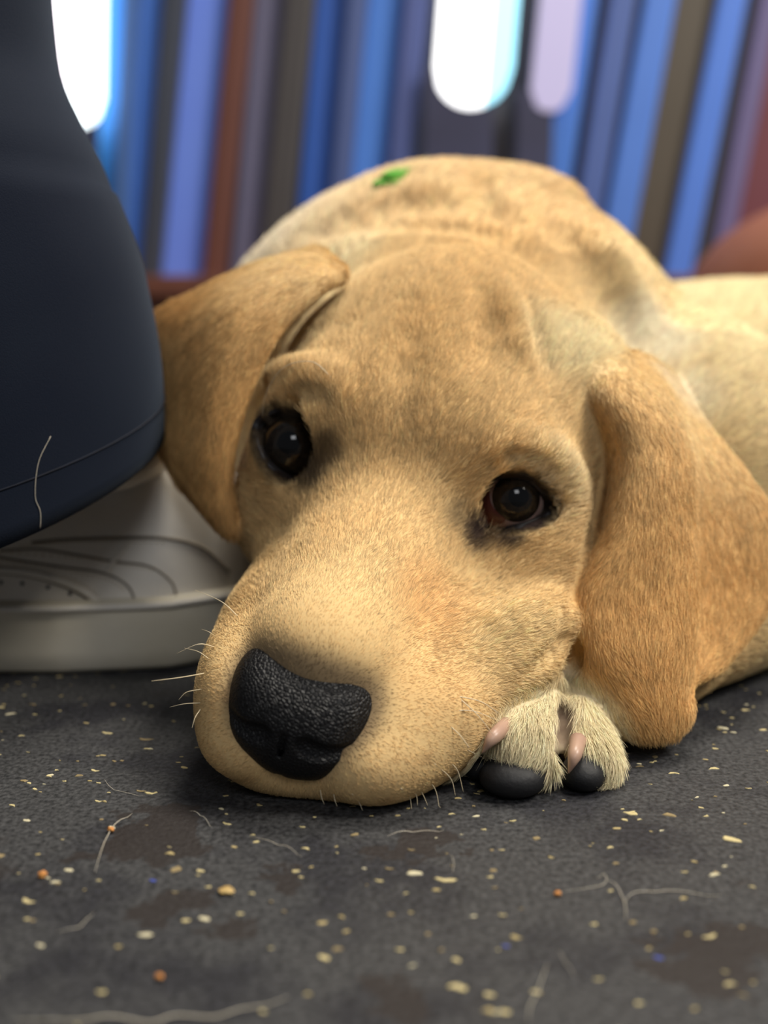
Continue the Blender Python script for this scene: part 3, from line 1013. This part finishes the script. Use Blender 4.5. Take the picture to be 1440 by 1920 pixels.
for (c, poly, gz), rim, third in zip(EYES, RIMS, ([(872, 984), (890, 955), (903, 930), (916, 918), (920, 940), (930, 958), (948, 975), (930, 986), (900, 990)], None)):
    g = ray_ball(gz[0], gz[1], c, 1.05) - c
    Ve, Fe = cap_mesh(c, g, 1.05, math.pi * 0.96, 0, 26, 48)
    eye = link('eye', mesh_from('eye', Ve, Fe, sclera), dog)
    link('iris', mesh_from('iris', *cap_mesh(c, g, 1.055, 0.80 if third else 1.2, 0.07), iris_m), eye)
    link('pupil', mesh_from('pupil', *cap_mesh(c, g, 1.078, 0.5 if third else 0.62, 0.058), pupil_m), eye)
    if third:
        f = catmull_closed(third, 40); mid = f.mean(0)
        P = [ray_ball(*mid, c, 1.10)] + [ray_ball(*q, c, 1.10) for q in mid + (f - mid) * 0.55] + [ray_ball(*q, c, 1.07) for q in f]
        Fc = [(0, 1 + k, 1 + (k + 1) % 40) for k in range(40)] + [(1 + k, 41 + k, 41 + (k + 1) % 40, 1 + (k + 1) % 40) for k in range(40)]
        link('third_eyelid', mesh_from('third_eyelid', P, Fc, carun), eye)
    f = catmull_closed(poly, 64); mid = f.mean(0)
    off = f - mid; off /= np.linalg.norm(off, axis=1)[:, None]
    rings = [[ray_ball(*q, c, 1.06) for q in f], [ray_ball(*q, c, 1.13) for q in f + off * 2], [ray_ball(*q, c, 1.19) for q in f + off * 6]]
    for e_, bk in ((8, -0.03), (14, 0.03), (20, 0.14)):
        R_ = []
        for q, fo in zip(f, off):
            h = G.hit(*(q + fo * e_), start=29, back=bk)
            if h is None or np.linalg.norm(h - c) > 1.75 or np.linalg.norm(h - c) < 1.1: h = ray_ball(*(q + fo * e_), c, 1.24)
            R_.append(h)
        R_ = np.array(R_)
        for _ in range(5): R_ = (np.roll(R_, 1, 0) + 2 * R_ + np.roll(R_, -1, 0)) / 4
        rings.append(R_)
    Vl = np.vstack(rings)
    Fl = [(i * 64 + k, i * 64 + (k + 1) % 64, (i + 1) * 64 + (k + 1) % 64, (i + 1) * 64 + k) for i in range(5) for k in range(64)]
    link('eyelid', mesh_from('eyelid', Vl, Fl, lid_m), dog)

# ------------------------------------------------------------------ paw: pads and claws
pad_m = noise_mat('black_paw_pad', lin(22, 22, 24), lin(34, 34, 36), 120, 0.6, bump=0.3, bump_scale=900, dist=0.0004)
claw_m = noise_mat('horn_claw', lin(168, 134, 118), lin(196, 164, 140), 60, 0.35)


def blob_mesh(parts, lo_hi, h=0.08):
    f = Field(lo_hi[0], lo_hi[1], h)
    for c, r, M in parts: f.ell(c, r, M, 0.25)
    f.F = np.maximum(f.F, (0.04 - f.ax[2])[None, None, :])
    return f.nets(1)


for (x, y, d), r in (((962, 1456, 27.2), (0.92, 0.75, 0.52)), ((1092, 1479, 27.65), (0.62, 0.62, 0.46)), ((898, 1462, 28.2), (0.5, 0.5, 0.4))):
    p = at(x, y, d); p[2] = max(p[2], 0.4)
    V, Q = blob_mesh([(p, r, None), (p + [0.15, 0.5, 0.1], (r[0] * 0.8, r[1], r[2]), None)], (p - 1.8, p + 1.8))
    link('paw_pad', mesh_from('paw_pad', V, Q, pad_m), dog)
for a, m_, t in (((950, 1360, 27.6), (924, 1384, 26.8), (904, 1412, 26.75)), ((1084, 1388, 27.9), (1077, 1418, 27.15), (1066, 1450, 27.1))):
    P = catmull([at(*a), at(*m_), at(*t)], 12)
    link('claw', mesh_from('claw', *tube(P, np.interp(np.linspace(0, 1, 12), [0, 0.5, 1], [0.24, 0.19, 0.02]), 12), claw_m), dog)

# ------------------------------------------------------------------ whiskers and brow hairs: root on the skin, then free points
wh_m = noise_mat('pale_whisker', lin(226, 208, 170), lin(240, 226, 196), 50, 0.4)
WH = [[(402, 1213, 0), (372, 1208, 27.2), (330, 1226, 27.4)], [(392, 1236, 0), (372, 1222, 27.4), (345, 1215, 27.8)],
      [(386, 1262, 0), (340, 1270, 26.6), (284, 1277, 26.2)], [(380, 1292, 0), (350, 1298, 27), (335, 1312, 27)],
      [(376, 1318, 0), (345, 1320, 27), (318, 1326, 27.3)], [(376, 1330, 0), (366, 1345, 26.6), (360, 1365, 26.5)],
      [(445, 1155, 0), (415, 1128, 28.6), (366, 1106, 29.6)], [(405, 1195, 0), (392, 1185, 28), (378, 1180, 28.6)],
      [(850, 1304, 0), (900, 1315, 26.6), (935, 1337, 26.6)], [(862, 1310, 0), (895, 1340, 26.2), (925, 1378, 26.2)],
      [(850, 1332, 0), (890, 1334, 26.6), (936, 1352, 27)], [(838, 1356, 0), (862, 1378, 26.2), (880, 1402, 26)],
      [(822, 1420, 0), (855, 1440, 26.6), (869, 1485, 26.6)], [(815, 1432, 0), (845, 1460, 26.6), (854, 1492, 26.6)],
      [(786, 1455, 0), (815, 1478, 26.5), (826, 1530, 26.4)], [(770, 1468, 0), (790, 1485, 26.4), (802, 1510, 26.4)],
      [(752, 1478, 0), (768, 1495, 26.3), (772, 1518, 26.3)], [(765, 1470, 0), (780, 1490, 26.3), (783, 1510, 26.3)],
      [(840, 1390, 0), (868, 1402, 26.6), (905, 1420, 27)], [(660, 1488, 0), (672, 1502, 26), (680, 1520, 26)],
      [(600, 1478, 0), (603, 1495, 26), (608, 1508, 26)], [(625, 1484, 0), (628, 1500, 26), (632, 1512, 26)],
      [(625, 712, 0), (585, 678, 31.2), (530, 690, 31.4), (498, 740, 31.8), (492, 782, 32.2)]]
for w in WH:
    p0 = G.hit(w[0][0], w[0][1], back=0.05)
    k = 0
    while p0 is None and k < 40:                                   # root just inside the outline
        k += 2; p0 = G.hit(w[0][0] + (k if w[0][0] < 640 else -k), w[0][1] - k * 0.5, back=0.05)
    if p0 is None: continue
    P = catmull([p0] + [at(*q) for q in w[1:]], 18)
    P[:, 2] = np.maximum(P[:, 2], 0.05)
    link('whisker', mesh_from('whisker', *tube(P, np.linspace(0.016, 0.005, 18), 5), wh_m), dog)

# ================================================================== the person's leg and shoe
from mathutils.bvhtree import BVHTree
person = link('person', None)
person.location = (-0.17, 0.37, 0)
tag(person, 'lower leg of a seated person in navy trousers and an off-white sneaker', 'person')
PO = np.array([-17.0, 37.0, 0])


def plink(name, V, F, mat, parent=None, smooth=True):
    return link(name, mesh_from(name, np.asarray(V, float) - PO, F, mat, smooth), parent or person)


def navy_mat():
    m, nt, b = new_mat('navy_twill', lin(22, 30, 50), 0.85, 0.15)
    tc = nt.nodes.new('ShaderNodeTexCoord')
    n = node(nt, 'ShaderNodeTexNoise', Scale=9.0, Detail=3.0); nt.links.new(tc.outputs['Object'], n.inputs['Vector'])
    r = nt.nodes.new('ShaderNodeValToRGB')
    r.color_ramp.elements[0].position = 0.35; r.color_ramp.elements[0].color = (*lin(13, 20, 36), 1)
    r.color_ramp.elements[1].position = 0.72; r.color_ramp.elements[1].color = (*lin(26, 33, 46), 1)
    nt.links.new(n.outputs[0], r.inputs[0]); nt.links.new(r.outputs[0], b.inputs['Base Color'])
    w = node(nt, 'ShaderNodeTexNoise', Scale=2500.0, Detail=1.0); nt.links.new(tc.outputs['Object'], w.inputs['Vector'])
    bp = node(nt, 'ShaderNodeBump', Strength=0.25, Distance=0.0004)
    nt.links.new(w.outputs[0], bp.inputs['Height']); nt.links.new(bp.outputs[0], b.inputs['Normal'])
    b.inputs['Sheen Weight'].default_value = 0.12; b.inputs['Sheen Roughness'].default_value = 0.5
    b.inputs['Sheen Tint'].default_value = (0.5, 0.62, 0.8, 1)
    return m


NAVY = navy_mat()
# right-hand outline of the trouser leg, top to hem
TD = 35.0
outl = catmull([at(x, y, TD) for x, y in ((100, -420), (120, -200), (126, -60), (129, 60), (138, 160), (170, 240), (206, 315), (242, 430), (270, 520), (286, 620), (298, 730), (303, 810), (302, 860))], 44)
RX = np.interp(np.linspace(0, 1, 44), [0, 0.3, 0.6, 1], [9.5, 9.3, 9.2, 9.0])
SEG = 72


def trouser(shrink, cut):
    V = []
    for i, p in enumerate(outl):
        v = i / 43
        for k in range(SEG):
            a = 2 * math.pi * k / SEG
            rx, ry = RX[i] - shrink, 7.0 - shrink
            fold = 0.28 * math.sin(3 * a + 5 * v + 1.0) * math.sin(math.pi * v) + 0.22 * math.sin(5 * a - 7 * v)
            fold *= 0.5 - 0.5 * math.cos(a)                       # keeps the outline
            x = p[0] - RX[i] + (rx + fold) * math.cos(a)
            y = 35.0 + (ry + fold) * math.sin(a)
            z = p[2]
            hem = 8.3 + (x + 8) * 0.2 + (y - 35.0) * 0.3
            if v > 0.55:                                            # slide down to the slanting hem
                t = ((v - 0.55) / 0.45)
                z0 = outl[int(0.55 * 43)][2]
                z = z0 + (hem + cut - z0) * t
            V.append((x, y, z))
    return V


Vo, Vi = trouser(0, 0), trouser(0.35, 0.02)
n = 44 * SEG
F = []
for i in range(43):
    for k in range(SEG):
        a_, b_ = i * SEG + k, i * SEG + (k + 1) % SEG
        F.append((a_, a_ + SEG, b_ + SEG, b_)); F.append((n + a_, n + b_, n + b_ + SEG, n + a_ + SEG))
for k in range(SEG):
    a_, b_ = 43 * SEG + k, 43 * SEG + (k + 1) % SEG
    F.append((a_, n + a_, n + b_, b_))
    F.append((k, (k + 1) % SEG, n + (k + 1) % SEG, n + k))
leg = plink('trouser_leg', Vo + Vi, F, NAVY)
Vo_keep, F_keep = Vo + Vi, F
dark_thread = noise_mat('navy_thread', lin(12, 16, 28), lin(20, 26, 42), 300, 0.8)
hemring = np.array(Vo[40 * SEG:41 * SEG])
cen = hemring.mean(0)
hr = cen + (hemring - cen) * np.array([1.001, 1.001, 1])
plink('hem_seam', *tube(hr, 0.03, 6, closed=True), dark_thread, leg)
# shin and sock inside the trousers
shin = catmull([(-14.5, 37.6, 5.5), (-15.5, 36.4, 11), (-18, 35.4, 20), (-20, 35, 30)], 24)
plink('sock', *tube(shin, np.interp(np.linspace(0, 1, 24), [0, 0.25, 0.7, 1], [3.0, 3.4, 5.0, 5.4]), 28), noise_mat('grey_sock', lin(120, 118, 116), lin(140, 138, 134), 200, 0.9))

# ---- sneaker, heel towards the dog, toe away to the left
leather = noise_mat('off_white_leather', lin(228, 221, 208), lin(240, 234, 222), 40, 0.5, bump=0.12, bump_scale=500, dist=0.0005)
rubber_w = noise_mat('off_white_rubber', lin(204, 194, 168), lin(228, 220, 200), 22, 0.65, bump=0.1, bump_scale=300, dist=0.0006)
seam_d = noise_mat('seam_shadow_thread', lin(120, 110, 96), lin(140, 130, 114), 400, 0.9)
thread = noise_mat('cream_thread', lin(196, 182, 156), lin(214, 202, 180), 400, 0.8)
YC = 39.3


def outline(x):
    """near and far half widths of the shoe at x (heel at -4.6, toe at -33)"""
    t = (-4.6 - x) / 28.4
    w = np.interp(t, [0, 0.04, 0.12, 0.25, 0.45, 0.7, 0.88, 0.96, 1.0], [0.3, 1.9, 3.4, 3.9, 3.8, 4.6, 4.0, 2.6, 0.4])
    return w


xs = np.concatenate([-4.6 - 28.4 * (1 - np.cos(np.linspace(0, math.pi, 46))) / 2])
top = np.interp((-4.6 - xs) / 28.4, [0, 0.06, 0.2, 0.34, 0.5, 0.75, 0.92, 1.0], [6.6, 7.6, 7.0, 7.8, 7.4, 5.6, 4.4, 3.2])
V = []; NS = 28
for x, zt in zip(xs, top):
    w = outline(x)
    for k in range(NS):
        a = math.pi * k / (NS - 1)                                # from the near edge over the top to the far edge
        s_ = math.sin(a); c_ = math.cos(a)
        e = 0.55
        yy = -math.copysign(abs(c_) ** 0.75, c_) * w * (1 - 0.30 * s_)
        V.append((x + 0.9 * (s_ ** 0.8) * (1 - (-4.6 - x) / 28.4) * -1.0, YC + yy, 2.3 + (zt - 2.3) * s_ ** 0.9))
F = [(i * NS + k, (i + 1) * NS + k, (i + 1) * NS + k + 1, i * NS + k + 1) for i in range(45) for k in range(NS - 1)]
F += [tuple(range(NS)), tuple(45 * NS + k for k in range(NS - 1, -1, -1))]
upperV, upperF = V, F
sneaker = plink('sneaker', V, F, leather)
sneaker['label'] = 'off-white leather sneaker with stitched seams'
bvh = BVHTree.FromPolygons([Vector(v) for v in V], F)
# sole
Vs = []; NZ = 7; prof = [(0.05, 0.15), (0.25, 0.32), (0.9, 0.40), (1.7, 0.42), (2.3, 0.40), (2.62, 0.30), (2.7, 0.0)]
per = [(x, YC - outline(x)) for x in xs] + [(x, YC + outline(x)) for x in xs[::-1]]
per = np.array(per); cenp = np.array([-18.8, YC])
T = np.roll(per, -1, 0) - np.roll(per, 1, 0); Nn = np.stack([-T[:, 1], T[:, 0]], 1); Nn /= np.linalg.norm(Nn, axis=1)[:, None]
if (Nn[20] @ (per[20] - cenp)) < 0: Nn = -Nn
M = len(per)
for z, off in prof:
    for p, nn in zip(per, Nn): Vs.append((p[0] + nn[0] * off, p[1] + nn[1] * off, z))
Fs = [(j * M + i, j * M + (i + 1) % M, (j + 1) * M + (i + 1) % M, (j + 1) * M + i) for j in range(len(prof) - 1) for i in range(M)]
Fs += [tuple(range(M - 1, -1, -1)), tuple((len(prof) - 1) * M + i for i in range(M))]
sole = plink('sole', Vs, Fs, rubber_w, sneaker)
welt = np.array([(p[0] + nn[0] * 0.42, p[1] + nn[1] * 0.42, 2.5) for p, nn in zip(per, Nn)])
plink('welt', *tube(welt, 0.13, 8, closed=True), leather, sneaker)


def on_shoe(px, py):
    r = Vector(ray(px, py)).normalized()
    h = bvh.ray_cast(Vector(CAM), r)
    return None if h[0] is None else (np.array(h[0]), np.array(h[1]))


def seam(name, px, r, mat, lift=0.0, n=50):
    P = []
    for x, y in catmull(px, n):
        h = on_shoe(x, y)
        if h is not None:
            nn = h[1] if h[1] @ (CAM - h[0]) > 0 else -h[1]
            P.append(h[0] + nn * lift)
    if len(P) > 3: return plink(name, *tube(P, r, 6), mat, sneaker)


def stitches(px, n, r=0.035):
    pts = catmull(px, n * 3)
    for i in range(n):
        P = []
        for x, y in pts[i * 3:i * 3 + 2]:
            h = on_shoe(x, y)
            if h is not None:
                nn = h[1] if h[1] @ (CAM - h[0]) > 0 else -h[1]
                P.append(h[0] + nn * 0.03)
        if len(P) == 2: plink('stitch', *tube(P, r, 5), thread, sneaker, False)


seam('seam', [(60, 1018), (130, 1012), (220, 1009), (310, 1010), (380, 1028), (430, 1072)], 0.07, seam_d)
seam('seam', [(0, 1033), (70, 1030), (140, 1040), (210, 1052), (280, 1062), (320, 1090), (332, 1120)], 0.05, seam_d)
seam('seam', [(-30, 1040), (40, 1052), (120, 1064), (195, 1075), (240, 1100), (257, 1140)], 0.05, seam_d)
seam('overlay_edge', [(-30, 1068), (40, 1072), (100, 1085), (150, 1105), (183, 1128), (197, 1152)], 0.14, leather, 0.02)
seam('seam', [(-30, 1074), (40, 1079), (98, 1092), (144, 1111), (174, 1132), (186, 1152)], 0.05, seam_d, 0.02)
seam('tab', [(200, 1075), (215, 1050), (236, 1024)], 0.09, leather, 0.03, 12)
stitches([(40, 1024), (130, 1018), (220, 1016), (310, 1018)], 26)
stitches([(20, 1036), (140, 1046), (215, 1056), (290, 1070)], 26)
stitches([(-10, 1050), (60, 1060), (130, 1072), (195, 1084), (235, 1106)], 26)
stitches([(-10, 1062), (60, 1066), (120, 1080), (170, 1106), (200, 1140)], 24)
hole = noise_mat('perforation_shadow', lin(30, 26, 22), lin(40, 34, 28), 100, 0.9)
for px, py in ((2, 1092), (42, 1094), (90, 1101), (131, 1113), (158, 1135)):
    h = on_shoe(px, py)
    if h is None: continue
    nn = h[1] if h[1] @ (CAM - h[0]) > 0 else -h[1]
    plink('perforation', *tube([h[0] - nn * 0.05, h[0] + nn * 0.012], 0.075, 12), hole, sneaker, False)
# padded collar round the ankle and pull tab at the heel
cpts = [(-8.8, 38.3, 7.3), (-9.9, 36.7, 7.0), (-13, 36.4, 7.0), (-16, 37.0, 7.6), (-17.2, 39.3, 7.9), (-16, 41.6, 7.6), (-13, 42.2, 7.0), (-9.9, 41.9, 7.0), (-8.8, 40.3, 7.3), (-8.5, 39.3, 7.5)]
plink('collar', *tube(catmull_closed(cpts, 60), 0.5, 10, closed=True), leather, sneaker)

# ================================================================== small loose things
strap_m = noise_mat('green_webbing', lin(70, 150, 30), lin(96, 176, 48), 300, 0.7)
sp = [G.hit(x, y, back=-0.1) for x, y in ((722, 352), (728, 344), (735, 337))]
sp = [p for p in sp if p is not None]
last = sp[-1]
sp += [last + [0.5, 1.0, 0.45], last + [1.1, 2.0, 0.7], last + [1.6, 3.0, 0.6]]
P = catmull(sp, 24)
T = np.gradient(P, axis=0); side = np.cross(T, [0, 0, 1.0]); side /= np.linalg.norm(side, axis=1)[:, None]
V = []; F = []
for i in range(24):
    nn = np.cross(side[i], T[i]); nn /= np.linalg.norm(nn)
    for sx, sn in ((-0.55, -0.1), (0.55, -0.1), (0.55, 0.2), (-0.55, 0.2)): V.append(P[i] + side[i] * sx + nn * sn)
for i in range(23):
    for k in range(4): F.append((i * 4 + k, i * 4 + (k + 1) % 4, i * 4 + 4 + (k + 1) % 4, i * 4 + 4 + k))
F += [(3, 2, 1, 0), (92, 93, 94, 95)]
tag(link('strap', mesh_from('strap', V, F, strap_m, False)), 'bright green webbing strap end lying over the dog\'s far shoulder', 'strap')

hair_m = noise_mat('shed_hair', lin(196, 186, 166), lin(216, 208, 190), 80, 0.6)
HAIRS = [([(178, 1635), (192, 1592), (205, 1561), (225, 1540), (248, 1527)], 0.018, 'cream shed hair curving up from an orange crumb at the left'),
         ([(355, 1520), (378, 1530), (398, 1553)], 0.010, 'short pale shed hair on the floor left of the chin shadow'),
         ([(465, 1568), (510, 1580), (540, 1590), (567, 1608)], 0.011, 'thin shed hair on the floor right below the dog\'s nose'),
         ([(20, 1912), (90, 1915), (150, 1917), (210, 1908), (280, 1917), (330, 1906), (400, 1911), (450, 1895), (500, 1884), (540, 1872)], 0.024, 'long thick wavy hair along the bottom edge of the floor'),
         ([(725, 1568), (760, 1560), (800, 1560), (832, 1558)], 0.014, 'pale shed hair on the floor in front of the dog\'s chin'),
         ([(1050, 1672), (1100, 1668), (1135, 1655), (1132, 1640), (1118, 1648)], 0.010, 'looped shed hair at the left of the right-hand tangle'),
         ([(1137, 1647), (1160, 1668), (1172, 1698), (1173, 1726)], 0.013, 'downward shed hair in the middle of the right-hand tangle'),
         ([(1168, 1694), (1190, 1676), (1240, 1671), (1290, 1675), (1352, 1681)], 0.014, 'long shed hair running right from the right-hand tangle'),
         ([(1027, 1806), (1012, 1850), (994, 1890), (991, 1917)], 0.013, 'shed hair running down to the bottom edge, right of the middle'),
         ([(1045, 1780), (1062, 1808), (1080, 1834)], 0.008, 'short fine shed hair left of the small blue flake'),
         ([(105, 1748), (140, 1742), (165, 1725), (175, 1712)], 0.011, 'curved shed hair on the floor at the lower left'),
         ([(195, 1460), (205, 1475), (235, 1488), (272, 1492)], 0.009, 'fine shed hair left of the dog\'s nose shadow'),
         ([(845, 1602), (851, 1620), (848, 1636)], 0.010, 'tiny curled shed hair on the floor below the paw')]
for px, r, label in HAIRS:
    r *= 0.62
    Q = catmull(px, 40)
    P = np.array([on_floor(x, y, 0.05) for x, y in Q]); P[:, 2] = 0.03 + r + 0.05 * np.abs(np.sin(np.linspace(0, 7, 40)))
    tag(link('shed_hair', mesh_from('shed_hair', *tube(P, r * np.sin(np.linspace(0.25, math.pi - 0.25, 40)), 6), hair_m)), label, 'hair', 'shed dog hairs')
tb = BVHTree.FromPolygons([Vector(v) for v in Vo_keep], F_keep)
P = []
for x, y in catmull([(95, 818), (72, 868), (66, 930), (76, 962), (74, 1012)], 30):
    h = tb.ray_cast(Vector(CAM), Vector(ray(x, y)).normalized())
    if h[0] is not None: P.append(np.array(h[0]) - ray(x, y) * 0.03)
if len(P) > 4:
    tag(link('shed_hair', mesh_from('shed_hair', *tube(P, 0.010, 6), hair_m)), 'pale shed hair clinging to the navy trouser hem', 'hair', 'shed dog hairs')

crumb_m = noise_mat('orange_crumb', lin(190, 116, 52), lin(222, 160, 90), 300, 0.6)
bran_m = noise_mat('bran_flake', lin(166, 134, 76), lin(204, 176, 116), 300, 0.6)
for px, py, s, m_, label in ((208, 1561, 0.085, crumb_m, 'orange crumb on the cream shed hair at the left'), (80, 1646, 0.10, crumb_m, 'orange crumb on the floor near the left edge'),
                             (1046, 1681, 0.075, crumb_m, 'orange crumb left of the right-hand tangle of hairs'), (300, 1838, 0.075, crumb_m, 'small orange crumb near the bottom at the left'),
                             (425, 1676, 0.18, bran_m, 'large curled tan flake on the floor below the nose')):
    bm = bmesh.new(); bmesh.ops.create_icosphere(bm, subdivisions=2, radius=1)
    q = random.Random(px)
    for v in bm.verts:
        k = 1 + q.uniform(-0.25, 0.25); v.co = Vector((v.co.x * k, v.co.y * k * 0.8, v.co.z * k * (0.75 if m_ is crumb_m else 0.35))) * (s * CM)
    me = bpy.data.meshes.new('crumb'); bm.to_mesh(me); bm.free(); me.materials.append(m_)
    o = link('crumb' if m_ is crumb_m else 'bran_flake', me); p = on_floor(px, py)
    zmin = min(v.co.z for v in me.vertices)
    o.location = (p[0] * CM, p[1] * CM, -zmin + 0.0002)
    tag(o, label, 'crumb', 'food crumbs on the floor')
